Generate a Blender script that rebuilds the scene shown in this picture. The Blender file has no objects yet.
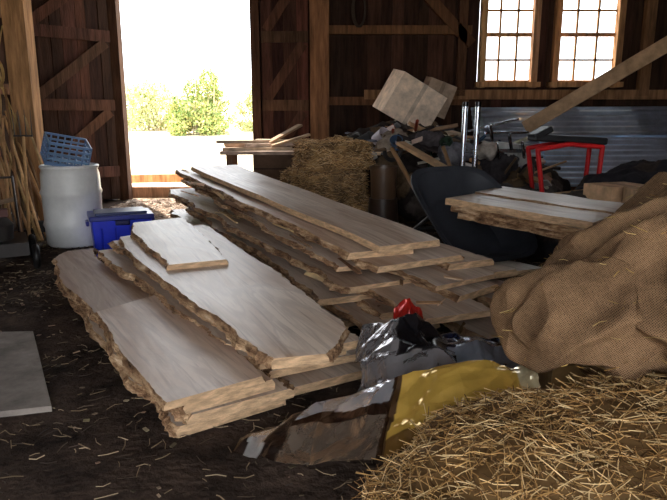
import bpy, math, random
from mathutils import Vector, Matrix, Euler, noise
random.seed(7)
R=random.random
def U(a,b): return a+(b-a)*random.random()
def lin(c):
    return tuple(((x/255)/12.92 if x/255<=0.04045 else ((x/255+0.055)/1.055)**2.4) for x in c)
def link(o,parent=None):
    bpy.context.scene.collection.objects.link(o)
    if parent: o.parent=parent
    return o
def empty(name,loc=(0,0,0)):
    e=bpy.data.objects.new(name,None); e.empty_display_size=.1; e.location=loc; link(e); return e

# ---------------------------------------------------------------- materials
def mat(name,col=None,rough=.8,metal=0,nscale=6,nstr=.35,stretch=(1,1,1),bump=.2,bscale=40,spec=.3,attr=True):
    m=bpy.data.materials.new(name); m.use_nodes=True
    nt=m.node_tree; N=nt.nodes; Lk=nt.links
    b=N['Principled BSDF']; b.inputs['Roughness'].default_value=rough; b.inputs['Metallic'].default_value=metal
    b.inputs['Specular IOR Level'].default_value=spec
    tc=N.new('ShaderNodeTexCoord'); mp=N.new('ShaderNodeMapping'); mp.inputs['Scale'].default_value=stretch
    Lk.new(tc.outputs['Object'],mp.inputs['Vector'])
    nz=N.new('ShaderNodeTexNoise'); nz.inputs['Scale'].default_value=nscale; nz.inputs['Detail'].default_value=6; nz.inputs['Roughness'].default_value=.65
    Lk.new(mp.outputs[0],nz.inputs['Vector'])
    mr=N.new('ShaderNodeMapRange'); mr.inputs['From Min'].default_value=.3; mr.inputs['From Max'].default_value=.7
    mr.inputs['To Min'].default_value=1-nstr; mr.inputs['To Max'].default_value=1+nstr
    Lk.new(nz.outputs[0],mr.inputs['Value'])
    mx=N.new('ShaderNodeVectorMath'); mx.operation='SCALE'
    if attr:
        a=N.new('ShaderNodeAttribute'); a.attribute_name='Col'; Lk.new(a.outputs['Color'],mx.inputs[0])
    else: mx.inputs[0].default_value=lin(col)
    Lk.new(mr.outputs[0],mx.inputs['Scale']); Lk.new(mx.outputs[0],b.inputs['Base Color'])
    if bump:
        n2=N.new('ShaderNodeTexNoise'); n2.inputs['Scale'].default_value=bscale; n2.inputs['Detail'].default_value=4
        Lk.new(mp.outputs[0],n2.inputs['Vector'])
        bp=N.new('ShaderNodeBump'); bp.inputs['Strength'].default_value=bump; bp.inputs['Distance'].default_value=.02
        Lk.new(n2.outputs[0],bp.inputs['Height']); Lk.new(bp.outputs[0],b.inputs['Normal'])
    return m

def sawn_mat(name,c1,c2,c3,rough=.42):
    m=bpy.data.materials.new(name); m.use_nodes=True
    nt=m.node_tree; N=nt.nodes; Lk=nt.links; b=N['Principled BSDF']
    b.inputs['Roughness'].default_value=rough; b.inputs['Specular IOR Level'].default_value=.5
    tc=N.new('ShaderNodeTexCoord'); oi=N.new('ShaderNodeObjectInfo')
    add=N.new('ShaderNodeVectorMath'); add.operation='ADD'
    sc=N.new('ShaderNodeVectorMath'); sc.operation='SCALE'; sc.inputs[0].default_value=(7,3,5)
    Lk.new(oi.outputs['Random'],sc.inputs['Scale']); Lk.new(tc.outputs['Object'],add.inputs[0]); Lk.new(sc.outputs[0],add.inputs[1])
    mp=N.new('ShaderNodeMapping'); mp.inputs['Scale'].default_value=(.3,1.6,1); Lk.new(add.outputs[0],mp.inputs['Vector'])
    nz=N.new('ShaderNodeTexNoise'); nz.inputs['Scale'].default_value=2.6; nz.inputs['Detail'].default_value=6; nz.inputs['Distortion'].default_value=.9
    Lk.new(mp.outputs[0],nz.inputs['Vector'])
    r1=N.new('ShaderNodeValToRGB'); r1.color_ramp.elements[0].position=.36; r1.color_ramp.elements[1].position=.56
    r1.color_ramp.elements[0].color=(*lin(c2),1); r1.color_ramp.elements[1].color=(*lin(c1),1)
    Lk.new(nz.outputs[0],r1.inputs[0])
    # growth-ring contours: bands of the same noise
    cm=N.new('ShaderNodeMath'); cm.operation='MULTIPLY'; cm.inputs[1].default_value=26; Lk.new(nz.outputs[0],cm.inputs[0])
    sn=N.new('ShaderNodeMath'); sn.operation='SINE'; Lk.new(cm.outputs[0],sn.inputs[0])
    rr_=N.new('ShaderNodeMapRange'); rr_.inputs['From Min'].default_value=.5; rr_.inputs['From Max'].default_value=1; rr_.inputs['To Min'].default_value=0; rr_.inputs['To Max'].default_value=.28
    Lk.new(sn.outputs[0],rr_.inputs['Value'])
    mps=N.new('ShaderNodeMapping'); mps.inputs['Scale'].default_value=(.5,9,1); Lk.new(add.outputs[0],mps.inputs['Vector'])
    ns=N.new('ShaderNodeTexNoise'); ns.inputs['Scale'].default_value=4; ns.inputs['Detail'].default_value=5; ns.inputs['Distortion'].default_value=.8; Lk.new(mps.outputs[0],ns.inputs['Vector'])
    wr=N.new('ShaderNodeMapRange'); wr.inputs['To Min'].default_value=.5; wr.inputs['To Max'].default_value=0
    wr.inputs['From Min'].default_value=.3; wr.inputs['From Max'].default_value=.52
    Lk.new(ns.outputs[0],wr.inputs['Value'])
    sm=N.new('ShaderNodeMath'); sm.operation='MAXIMUM'; Lk.new(wr.outputs[0],sm.inputs[0]); Lk.new(rr_.outputs[0],sm.inputs[1])
    mx=N.new('ShaderNodeMix'); mx.data_type='RGBA'
    Lk.new(sm.outputs[0],mx.inputs['Factor'])
    Lk.new(r1.outputs[0],mx.inputs['A']); mx.inputs['B'].default_value=(*lin(c3),1)
    vo=N.new('ShaderNodeTexVoronoi'); vo.inputs['Scale'].default_value=2.0
    mp2=N.new('ShaderNodeMapping'); mp2.inputs['Scale'].default_value=(.7,1,1); Lk.new(add.outputs[0],mp2.inputs['Vector']); Lk.new(mp2.outputs[0],vo.inputs['Vector'])
    kr=N.new('ShaderNodeMapRange'); kr.inputs['From Min'].default_value=.02; kr.inputs['From Max'].default_value=.08; kr.inputs['To Min'].default_value=.75; kr.inputs['To Max'].default_value=0
    Lk.new(vo.outputs['Distance'],kr.inputs['Value'])
    m2=N.new('ShaderNodeMix'); m2.data_type='RGBA'; Lk.new(kr.outputs[0],m2.inputs['Factor']); Lk.new(mx.outputs['Result'],m2.inputs['A']); m2.inputs['B'].default_value=(*lin((80,54,40)),1)
    mc=N.new('ShaderNodeMix'); mc.data_type='RGBA'; mc.blend_type='MULTIPLY'; mc.inputs['Factor'].default_value=1
    Lk.new(m2.outputs['Result'],mc.inputs['A']); Lk.new(oi.outputs['Color'],mc.inputs['B'])
    Lk.new(mc.outputs['Result'],b.inputs['Base Color'])
    bn=N.new('ShaderNodeTexNoise'); bn.inputs['Scale'].default_value=30; bn.inputs['Detail'].default_value=3
    mp3=N.new('ShaderNodeMapping'); mp3.inputs['Scale'].default_value=(3,.7,1); Lk.new(tc.outputs['Object'],mp3.inputs['Vector']); Lk.new(mp3.outputs[0],bn.inputs['Vector'])
    bp=N.new('ShaderNodeBump'); bp.inputs['Strength'].default_value=.15; bp.inputs['Distance'].default_value=.01
    Lk.new(bn.outputs[0],bp.inputs['Height']); Lk.new(bp.outputs[0],b.inputs['Normal'])
    return m

def edge_mat():
    m=bpy.data.materials.new('live_edge_bark'); m.use_nodes=True; nt=m.node_tree; N=nt.nodes; Lk=nt.links; b=N['Principled BSDF']
    b.inputs['Roughness'].default_value=.85; b.inputs['Specular IOR Level'].default_value=.15
    tc=N.new('ShaderNodeTexCoord'); mp=N.new('ShaderNodeMapping'); mp.inputs['Scale'].default_value=(.7,2,3); Lk.new(tc.outputs['Object'],mp.inputs['Vector'])
    nz=N.new('ShaderNodeTexNoise'); nz.inputs['Scale'].default_value=7; nz.inputs['Detail'].default_value=8; nz.inputs['Roughness'].default_value=.7; Lk.new(mp.outputs[0],nz.inputs['Vector'])
    r=N.new('ShaderNodeValToRGB'); E=r.color_ramp.elements
    E[0].position=.34; E[0].color=(*lin((64,46,36)),1); E[1].position=.47; E[1].color=(*lin((142,108,80)),1)
    e=E.new(.57); e.color=(*lin((192,158,122)),1); e=E.new(.68); e.color=(*lin((222,196,166)),1)
    Lk.new(nz.outputs[0],r.inputs[0]); Lk.new(r.outputs[0],b.inputs['Base Color'])
    n2=N.new('ShaderNodeTexNoise'); n2.inputs['Scale'].default_value=26; n2.inputs['Detail'].default_value=5; Lk.new(mp.outputs[0],n2.inputs['Vector'])
    bp=N.new('ShaderNodeBump'); bp.inputs['Strength'].default_value=.9; bp.inputs['Distance'].default_value=.02; Lk.new(n2.outputs[0],bp.inputs['Height']); Lk.new(bp.outputs[0],b.inputs['Normal'])
    return m
M_face=sawn_mat('sawn_wood_face',(230,212,194),(192,162,136),(138,102,78))
M_edge=edge_mat()
M_end=mat('board_end_grain',(200,166,130),rough=.8,nscale=14,nstr=.45,stretch=(1,1,4),bump=.3,attr=False)
M_wood=mat('weathered_wood',rough=.85,nscale=5,nstr=.55,stretch=(3,3,.35),bump=.4,bscale=20,spec=.15)
M_woodH=mat('old_lumber',rough=.8,nscale=6,nstr=.35,stretch=(1,1,1),bump=.2,spec=.2)
M_paint=mat('painted_surface',rough=.5,nscale=5,nstr=.2,bump=.03,spec=.35)
M_plastic=mat('plastic',rough=.35,nscale=5,nstr=.12,bump=.03,spec=.5)
M_metal=mat('steel',rough=.25,metal=1,nscale=8,nstr=.2,bump=.03)
M_matte=mat('matte_cloth',rough=.95,nscale=9,nstr=.45,bump=.4,bscale=60,spec=.1)
M_straw=mat('straw',rough=.75,nscale=3,nstr=.35,bump=0,spec=.25)
M_leaf=mat('leaves',rough=.8,nscale=1,nstr=.2,bump=0,spec=.1)
M_sheet=mat('galvanised_roofing',rough=.3,metal=.9,nscale=3,nstr=.25,bump=.05)
M_foil=mat('printed_plastic_film',rough=.16,metal=.35,nscale=6,nstr=.15,bump=.12,bscale=18,spec=1.0)
M_silver=mat('silver_film',rough=.2,metal=.7,nscale=6,nstr=.15,bump=.12,bscale=18,spec=1.0)

def ground_mat(name,c1,c2,sc=2.5,rough=.95):
    m=bpy.data.materials.new(name); m.use_nodes=True; nt=m.node_tree; N=nt.nodes; Lk=nt.links; b=N['Principled BSDF']
    b.inputs['Roughness'].default_value=rough; b.inputs['Specular IOR Level'].default_value=.1
    tc=N.new('ShaderNodeTexCoord')
    a=N.new('ShaderNodeTexNoise'); a.inputs['Scale'].default_value=sc; a.inputs['Detail'].default_value=10; a.inputs['Roughness'].default_value=.7
    Lk.new(tc.outputs['Object'],a.inputs['Vector'])
    r=N.new('ShaderNodeValToRGB'); r.color_ramp.elements[0].position=.35; r.color_ramp.elements[1].position=.68
    r.color_ramp.elements[0].color=(*lin(c1),1); r.color_ramp.elements[1].color=(*lin(c2),1)
    Lk.new(a.outputs[0],r.inputs[0]); Lk.new(r.outputs[0],b.inputs['Base Color'])
    n2=N.new('ShaderNodeTexNoise'); n2.inputs['Scale'].default_value=sc*9; n2.inputs['Detail'].default_value=6; Lk.new(tc.outputs['Object'],n2.inputs['Vector'])
    bp=N.new('ShaderNodeBump'); bp.inputs['Strength'].default_value=.7; bp.inputs['Distance'].default_value=.03
    Lk.new(n2.outputs[0],bp.inputs['Height']); Lk.new(bp.outputs[0],b.inputs['Normal'])
    return m
M_dirt=ground_mat('dirt_floor',(36,29,26),(90,74,64),3)
M_field=ground_mat('dry_field',(205,190,160),(236,224,198),.5)

def burlap_mat():
    m=bpy.data.materials.new('burlap'); m.use_nodes=True; nt=m.node_tree; N=nt.nodes; Lk=nt.links; b=N['Principled BSDF']
    b.inputs['Roughness'].default_value=1; b.inputs['Specular IOR Level'].default_value=.05
    tc=N.new('ShaderNodeTexCoord')
    mp=N.new('ShaderNodeMapping'); mp.inputs['Rotation'].default_value=(.5,.6,.5); Lk.new(tc.outputs['Object'],mp.inputs['Vector'])
    ws=[]
    for d in ('X','Z'):
        w=N.new('ShaderNodeTexWave'); w.wave_type='BANDS'; w.bands_direction=d; w.inputs['Scale'].default_value=54; w.inputs['Distortion'].default_value=2.6; w.inputs['Detail'].default_value=3
        w.inputs['Detail Scale'].default_value=2.5
        Lk.new(mp.outputs[0],w.inputs['Vector']); ws.append(w)
    ma=N.new('ShaderNodeMath'); ma.operation='MAXIMUM'; Lk.new(ws[0].outputs['Fac'],ma.inputs[0]); Lk.new(ws[1].outputs['Fac'],ma.inputs[1])
    nz=N.new('ShaderNodeTexNoise'); nz.inputs['Scale'].default_value=5; nz.inputs['Detail'].default_value=9; nz.inputs['Roughness'].default_value=.78; Lk.new(tc.outputs['Object'],nz.inputs['Vector'])
    mu=N.new('ShaderNodeMath'); mu.operation='MULTIPLY'; Lk.new(ma.outputs[0],mu.inputs[0]); Lk.new(nz.outputs[0],mu.inputs[1])
    r=N.new('ShaderNodeValToRGB'); r.color_ramp.elements[0].position=.12; r.color_ramp.elements[1].position=.6
    r.color_ramp.elements[0].color=(*lin((60,44,32)),1); r.color_ramp.elements[1].color=(*lin((178,142,108)),1)
    Lk.new(mu.outputs[0],r.inputs[0]); Lk.new(r.outputs[0],b.inputs['Base Color'])
    bp=N.new('ShaderNodeBump'); bp.inputs['Strength'].default_value=.8; bp.inputs['Distance'].default_value=.008
    Lk.new(mu.outputs[0],bp.inputs['Height']); Lk.new(bp.outputs[0],b.inputs['Normal'])
    return m
M_burlap=burlap_mat()
def glass_mat():
    m=bpy.data.materials.new('window_glass'); m.use_nodes=True; nt=m.node_tree; N=nt.nodes; Lk=nt.links
    for n in list(N):
        if n.type!='OUTPUT_MATERIAL': N.remove(n)
    o=[n for n in N if n.type=='OUTPUT_MATERIAL'][0]
    t=N.new('ShaderNodeBsdfTransparent'); t.inputs[0].default_value=(.95,.97,.97,1); g=N.new('ShaderNodeBsdfGlossy'); g.inputs['Roughness'].default_value=.1
    mx=N.new('ShaderNodeMixShader'); mx.inputs[0].default_value=.06; Lk.new(t.outputs[0],mx.inputs[1]); Lk.new(g.outputs[0],mx.inputs[2]); Lk.new(mx.outputs[0],o.inputs[0])
    return m
M_glass=glass_mat()

# ---------------------------------------------------------------- mesh builder
class MB:
    def __init__(s): s.v=[];s.f=[];s.c=[];s.m=[]
    def add(s,vs,fs,col,mi=0):
        n=len(s.v); s.v+= [tuple(x) for x in vs]; s.f+=[tuple(i+n for i in f) for f in fs]
        col=lin(col) if max(col)>1.01 else col
        s.c+=[(*col,1)]*len(vs); s.m+=[mi]*len(fs)
    def box(s,c,size,rot=(0,0,0),col=(128,128,128),mi=0,M=None,taper=1):
        Rm=Euler(rot).to_matrix().to_4x4(); T=Matrix.Translation(c)@Rm
        if M is not None: T=M@T
        x,y,z=[a/2 for a in size]
        vs=[]
        for k,(i,j,l) in enumerate([(-1,-1,-1),(1,-1,-1),(1,1,-1),(-1,1,-1),(-1,-1,1),(1,-1,1),(1,1,1),(-1,1,1)]):
            t=taper if l<0 else 1
            vs.append(T@Vector((i*x*t,j*y*t,l*z)))
        s.add(vs,[(0,3,2,1),(4,5,6,7),(0,1,5,4),(1,2,6,5),(2,3,7,6),(3,0,4,7)],col,mi)
    def beam(s,p0,p1,w,h,col,mi=0,roll=0):
        p0=Vector(p0);p1=Vector(p1);d=p1-p0;L=d.length
        q=d.to_track_quat('X','Z').to_matrix().to_4x4()@Matrix.Rotation(roll,4,'X')
        T=Matrix.Translation((p0+p1)/2)@q
        s.box((0,0,0),(L,w,h),(0,0,0),col,mi,T)
    def cyl(s,p0,p1,r0,r1=None,n=14,col=(128,128,128),mi=0,cap=True):
        r1=r0 if r1 is None else r1
        p0=Vector(p0);p1=Vector(p1);d=(p1-p0)
        q=d.to_track_quat('Z','Y').to_matrix()
        vs=[]
        for p,r in((p0,r0),(p1,r1)):
            for i in range(n):
                a=2*math.pi*i/n; vs.append(p+q@Vector((math.cos(a)*r,math.sin(a)*r,0)))
        fs=[(i,(i+1)%n,n+(i+1)%n,n+i) for i in range(n)]
        if cap: fs+=[tuple(range(n-1,-1,-1)),tuple(range(n,2*n))]
        s.add(vs,fs,col,mi)
    def tube(s,pts,r,col,mi=0,n=10):
        for a,b in zip(pts,pts[1:]): s.cyl(a,b,r,r,n,col,mi)
        for p in pts[1:-1]: s.ball(p,r*1.02,col,mi)
    def ball(s,c,r,col,mi=0,nu=10,nv=6):
        r=(r,r,r) if not hasattr(r,'__len__') else r
        prof=[(math.sin(math.pi*j/nv),-math.cos(math.pi*j/nv)) for j in range(nv+1)]
        s.lathe([(a,b) for a,b in prof],Matrix.Translation(c)@Matrix.Diagonal((*r,1)),nu,col,mi)
    def lathe(s,prof,M,n,col,mi=0):
        vs=[];fs=[]
        for (r,z) in prof:
            for i in range(n):
                a=2*math.pi*i/n; vs.append(M@Vector((r*math.cos(a),r*math.sin(a),z)))
        for j in range(len(prof)-1):
            for i in range(n):
                fs.append((j*n+i,j*n+(i+1)%n,(j+1)*n+(i+1)%n,(j+1)*n+i))
        s.add(vs,fs,col,mi)
    def torus(s,M,R0,r,col,mi=0,n=28,k=10,flat=1):
        vs=[];fs=[]
        for i in range(n):
            a=2*math.pi*i/n
            for j in range(k):
                b=2*math.pi*j/k; rr=R0+r*math.cos(b)
                vs.append(M@Vector((rr*math.cos(a),rr*math.sin(a),r*flat*math.sin(b))))
        for i in range(n):
            for j in range(k):
                fs.append((i*k+j,((i+1)%n)*k+j,((i+1)%n)*k+(j+1)%k,i*k+(j+1)%k))
        s.add(vs,fs,col,mi)
    def build(s,name,mats,parent=None,smooth=False,bevel=0):
        me=bpy.data.meshes.new(name); me.from_pydata(s.v,[],s.f)
        ca=me.color_attributes.new('Col','FLOAT_COLOR','POINT')
        ca.data.foreach_set('color',[x for c in s.c for x in c])
        for m in (mats if isinstance(mats,(list,tuple)) else [mats]): me.materials.append(m)
        me.polygons.foreach_set('material_index',s.m)
        if smooth: me.polygons.foreach_set('use_smooth',[True]*len(me.polygons))
        me.update()
        o=bpy.data.objects.new(name,me); link(o,parent)
        if smooth:
            try:
                bpy.context.view_layer.objects.active=o; o.select_set(True); bpy.ops.object.shade_auto_smooth(angle=.7); o.select_set(False)
            except Exception: pass
        if bevel:
            b=o.modifiers.new('bev','BEVEL'); b.width=bevel; b.segments=2; b.limit_method='ANGLE'
        return o
def jit(c,a):
    k=1+U(-a,a); return tuple(max(2,min(255,x*k*(1+U(-.04,.04)))) for x in c)

def rowz(b,x0,x1,z0,z1,M,col,th=.025,wm=.2,gap=.004,ja=.28):
    x=x0
    while x<x1-.01:
        w=min(U(wm*.8,wm*1.25),x1-x)
        if x1-x-w<.06: w=x1-x
        b.box((x+w/2,U(-.006,.006),(z0+z1)/2),(w-gap,th,z1-z0),(0,0,0),jit(col,ja),0,M); x+=w
# ---------------------------------------------------------------- room shell
YB=10.5
WC=(62,42,33)
b=MB(); T=Matrix.Translation((0,YB,0))
rowz(b,-4.7,-3.55,0,4.8,T,WC); rowz(b,-3.55,-1.21,4.2,4.8,T,WC); rowz(b,-1.21,2.34,0,4.8,T,WC)
rowz(b,2.34,4.62,0,1.86,T,WC); rowz(b,2.34,4.62,3.4,4.8,T,WC); rowz(b,3.27,3.54,1.86,3.4,T,WC); rowz(b,4.62,6.5,0,4.8,T,WC)
b.box((0.565,YB+.06,2.4),(3.55,.03,4.8),col=(40,28,22)); b.box((5.56,YB+.06,2.4),(1.88,.03,4.8),col=(40,28,22))
b.box((-4.12,YB+.06,2.4),(1.14,.03,4.8),col=(40,28,22)); b.box((3.48,YB+.06,.93),(2.28,.03,1.86),col=(40,28,22)); b.box((3.405,YB+.06,2.6),(.27,.03,1.6),col=(40,28,22))
b.build('wall_back',M_wood)
b=MB(); T=Matrix.Translation((-4.7,0,0))@Matrix.Rotation(math.pi/2,4,'Z')
rowz(b,-2.5,10.5,0,4.8,T,WC); b.box((-4.76,4,2.4),(.03,13,4.8),col=(40,28,22))
b.build('wall_left',M_wood)
b=MB(); T=Matrix.Translation((6.5,0,0))@Matrix.Rotation(math.pi/2,4,'Z')
rowz(b,-2.5,10.5,0,4.8,T,WC); b.box((6.56,4,2.4),(.03,13,4.8),col=(40,28,22))
b.build('wall_right',M_wood)
b=MB(); T=Matrix.Translation((0,-2.5,0))
rowz(b,-4.7,-3.0,0,4.8,T,WC); rowz(b,2.8,6.5,0,4.8,T,WC); rowz(b,-3.0,2.8,3.5,4.8,T,WC)  # unseen wall behind the camera, added with an opening sized for fill light
b.build('wall_front_unseen',M_wood)
b=MB(); 
for i in range(44): b.box((.9,-2.4+i*.3,4.85),(11.4,.29,.03),col=jit(WC,.2))
for y in (0,2.6,5.2,7.8,10.3): b.box((.9,y,4.65),(11.2,.18,.25),col=jit((70,50,38),.1))
b.build('ceiling',M_wood)
def grid(name,x0,x1,y0,y1,nx,ny,fz,m):
    vs=[(x0+(x1-x0)*i/nx,y0+(y1-y0)*j/ny,0) for j in range(ny+1) for i in range(nx+1)]
    vs=[(x,y,fz(x,y)) for x,y,_ in vs]
    fs=[(j*(nx+1)+i,j*(nx+1)+i+1,(j+1)*(nx+1)+i+1,(j+1)*(nx+1)+i) for j in range(ny) for i in range(nx)]
    me=bpy.data.meshes.new(name); me.from_pydata(vs,[],fs); me.materials.append(m); me.polygons.foreach_set('use_smooth',[True]*len(fs))
    o=bpy.data.objects.new(name,me); return link(o)
grid('floor',-4.7,6.5,-2.5,10.6,150,170,lambda x,y:-.012+.018*noise.noise(Vector((x*2.2,y*2.2,0))),M_dirt)
grid('ground_outside',-60,60,10.6,90,60,60,lambda x,y:-.03+max(0,(y-12))*.052 if y<40 else 1.43,M_field)
grid('ground_yard',-12,14,-20,-2.5,10,10,lambda x,y:-.03,M_field)

b=MB(); b.box((-3.86,8.0,2.25),(.27,.22,4.5),col=(166,126,88)); b.build('support_post',M_wood)
b=MB(); b.box((-.22,10.25,2.25),(.30,.24,4.5),col=(132,94,66)); b.build('support_post',M_wood)
b=MB()
GC=(104,74,52)
for z in (2.72,1.62): b.box((1.05,10.40,z),(2.3,.12,.13),col=jit(GC,.1))
b.box((3.5,10.38,1.72),(6.0,.14,.15),col=(140,104,74)); b.box((4.2,10.4,.9),(4.6,.12,.13),col=GC); b.box((1.05,10.4,.6),(2.3,.12,.13),col=GC)  # long rail under the windows: lit look painted in as a lighter colour
b.box((-.9,10.4,4.25),(6.3,.16,.2),col=GC)
b.beam((1.2,10.36,3.5),(2.2,10.36,2.5),.1,.16,(96,66,46))
b.box((2.05,10.36,3.2),(.14,.1,3.0),col=(84,58,42)); 
b.box((5.0,10.36,3.2),(.16,.12,3.0),col=(120,88,62))
b.build('trim_1',M_wood)
b=MB()
for z in (.7,1.75,2.8): b.box((-4.62,6.5,z),(.1,8,.14),col=jit(GC,.1))
b.build('trim_2',M_wood)
def window(n,x0,x1):
    z0,z1=1.88,3.4; b=MB(); col=(176,132,92); xm=(x0+x1)/2
    e=empty('window_%d'%n,(xm,YB,z0)); O=Matrix.Translation((-xm,-YB,-z0))
    for x in(x0,x1): b.box((x,YB-.05,(z0+z1)/2),(.10,.14,z1-z0+.1),col=jit(col,.1),M=O)
    b.box((xm,YB-.07,z0),(x1-x0+.2,.18,.08),col=col,M=O); b.box((xm,YB-.05,z1),(x1-x0+.1,.12,.09),col=col,M=O)
    zm=(z0+z1)/2+.02
    b.box((xm,YB,zm),(x1-x0,.05,.06),col=jit(col,.1),M=O)
    b.box((xm,YB,z0+.05),(x1-x0,.05,.05),col=jit(col,.1),M=O)
    for k in(1,2): b.box((x0+(x1-x0)*k/3,YB,(z0+z1)/2),(.03,.04,z1-z0),col=col,M=O)
    for z in((z0+zm)/2,(zm+z1)/2): b.box((xm,YB,z),(x1-x0,.04,.03),col=col,M=O)
    b.build('sash_frame',M_wood,e)
    g=MB(); g.box((xm,YB+.01,(z0+z1)/2),(x1-x0,.004,z1-z0),col=(200,200,200),M=O)
    g.build('pane',M_glass,e)
window(1,2.40,3.24); window(2,3.58,4.58)
def door(name,p,ang,w,hz,flip=1):
    T=Matrix.Translation(p)@Matrix.Rotation(ang,4,'Z'); b=MB()
    rowz(b,0,w,.06,hz,T,(64,42,34),.03,.19,.006,.3)
    DC=(84,58,45)
    for z in (.5,1.55,2.6,3.7): b.box((w/2,-.04,z),(w,.04,.17),col=jit(DC,.1),M=T)
    for z in(.5,1.55,2.6):
        a=T@Vector((.08 if flip>0 else w-.08,-.045,z+.1)); c=T@Vector((w-.08 if flip>0 else .08,-.045,z+.95))
        b.beam(a,c,.03,.15,jit(DC,.1))
    b.build(name,M_wood)
door('door_1',(-4.45,9.35,0),math.radians(45),1.28,4.1,1)
door('door_2',(-1.14,10.3,0),math.radians(0),.74,4.1,1)
b=MB(); b.box((-3.5,10.42,2.05),(.16,.2,4.1),col=(80,56,42)); b.box((-1.25,10.42,2.05),(.14,.2,4.1),col=(80,56,42)); b.build('door_jambs',M_wood)  # jambs on both sides of the doorway
b=MB(); b.box((-2.4,10.72,.1),(2.5,.26,.2),(0,0,.02),col=(190,150,120)); b.build('threshold_beam',M_wood,bevel=.02)
b=MB(); b.box((-2.6,12.2,.2),(3.4,.2,.16),(0,0,.18),col=(190,138,98)); b.build('timber_beam',M_wood,bevel=.02)

# ---------------------------------------------------------------- boards
def resample(pts,n):
    pts=[Vector((p[0],p[1],0)) for p in pts]
    out=[]; m=len(pts)-1
    for i in range(n+1):
        t=i/n*m; k=min(int(t),m-1); f=t-k
        p0=pts[max(k-1,0)];p1=pts[k];p2=pts[k+1];p3=pts[min(k+2,m)]
        if m==1: out.append(p1.lerp(p2,f)); continue
        out.append(.5*((2*p1)+(p2-p0)*f+(2*p0-5*p1+4*p2-p3)*f*f+(3*p1-p0-3*p2+p3)*f**3))
    return out
def board(name,L,Rr,z0,z1,th,seed,parent,live=.02,flare=.03,warp=0.0,bark=True,n=90,tilt=0,tint=(1,1,1)):
    import bmesh
    l=resample(L,n); r=resample(Rr,n)
    c0=(l[0]+r[0])/2; c1=(l[-1]+r[-1])/2; d=(c1-c0); Ln=d.length
    ang=math.atan2(d.y,d.x); W=Matrix.Translation((c0.x,c0.y,z0))@Matrix.Rotation(ang,4,'Z'); Wi=W.inverted()
    vs=[];fs=[];mi=[]
    jag=.35 if bark else .1
    for i in range(n+1):
        t=i/n; z=z0+(z1-z0)*t+warp*math.sin(math.pi*t)+.006*noise.noise(Vector((t*5,seed,0)))
        s=t*Ln
        def nn(f,a,k): return noise.noise(Vector((s*f,seed*3.7+a*11.3,k)))
        def ed(side,p,q):
            v=nn(2.2,side,0)*live*1.4+nn(9,side,0)*live*.5+nn(24,side,0)*live*jag
            return p+(p-q).normalized()*v
        a=ed(0,l[i],r[i]); c=ed(1,r[i],l[i])
        dd=(a-c).normalized()
        fl=[flare*(.6+.9*nn(3,k,1)+.7*nn(14,k,2)+jag*1.6*nn(34,k,3)) for k in (5,6,7,8)]
        def P(q,zz): return Wi@Vector((q.x,q.y,zz))
        tl=tilt/2
        vs+=[P(a,z-tl),P(c,z+tl),P(c-dd*fl[0]*.9,z+tl-th*.45),P(c-dd*fl[1],z+tl-th),P(a+dd*fl[2],z-tl-th),P(a+dd*fl[3]*.9,z-tl-th*.45)]
    for i in range(n):
        for k in range(6):
            fs.append((i*6+k,i*6+(k+1)%6,(i+1)*6+(k+1)%6,(i+1)*6+k)); mi.append(0 if k in(0,3) else (1 if bark else 2))
    fs.append(tuple(range(5,-1,-1))); fs.append(tuple(n*6+k for k in range(6))); mi+=[2,2]
    me=bpy.data.meshes.new(name); me.from_pydata([tuple(v) for v in vs],[],fs)
    for m in(M_face,M_edge,M_end): me.materials.append(m)
    me.polygons.foreach_set('material_index',mi); me.update()
    bm=bmesh.new(); bm.from_mesh(me); bmesh.ops.recalc_face_normals(bm,faces=bm.faces); bm.to_mesh(me); bm.free()
    o=bpy.data.objects.new(name,me); link(o,parent); o.matrix_world=W
    g=U(.84,1.02); o.color=(tint[0]*g,tint[1]*g,tint[2]*g,1)
    return o
P0=Vector((.5,3.95)); D=Vector((-.476,.879)); Nn=Vector((.879,.476))
def sb(name,s0,s1,o0,o1,w0,w1,z0,z1,th,seed,parent,sk=None,**k):
    a=P0+D*s0+Nn*o0; c=P0+D*s1+Nn*o1
    sk=U(-.06,.06) if sk is None else sk
    L=[a-Nn*w0/2+D*sk,(a+c)/2-Nn*(w0+w1)/4,c-Nn*w1/2]; Rr=[a+Nn*w0/2-D*sk,(a+c)/2+Nn*(w0+w1)/4,c+Nn*w1/2]
    return board(name,L,Rr,z0,z1,th,seed,parent,**k)
SA=empty('lumber_stack')
sb('board_top',0,4.1,0,.01,.47,.57,.585,.80,.045,1,SA,sk=0,live=.008,flare=.008,bark=False,tint=(1.05,1.04,1.03))
sb('board_a',.10,4.4,-.15,-.16,.44,.46,.535,.745,.045,2,SA,live=.02,flare=.02,tint=(.9,.84,.78))
lay=[(-.08,4.2,.03,.02,.66,.62),(.16,4.35,-.17,-.05,.5,.6),(-.30,3.9,.22,.0,.5,.55),(.05,4.25,-.12,-.2,.6,.6),(-.58,3.8,-.06,.02,.44,.6),(.18,4.15,-.27,-.12,.5,.6),(-.1,4.1,.1,0,.7,.7),(-.34,4.1,-.2,-.08,.46,.6),(.15,4.3,-.32,-.16,.5,.6)]
z=.480
for i,(s0,s1,o0,o1,w0,w1) in enumerate(lay):
    th=U(.030,.046)
    sb('board_l%d'%i,s0,s1,o0,o1+U(-.05,.05),w0,w1,z,z+.205+U(-.01,.01),th,10+i,SA,live=.05,flare=.035,warp=U(-.03,.008)); z-=.051
sb('board_r1',-.12,3.2,.42,.2,.34,.4,.44,.55,.045,30,SA,tint=(1.0,.97,.94))
sb('board_r2',-.24,2.8,.54,.26,.32,.3,.38,.45,.04,31,SA)
sb('board_r3',-.36,2.9,.28,.2,.38,.4,.32,.45,.045,32,SA)
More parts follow.
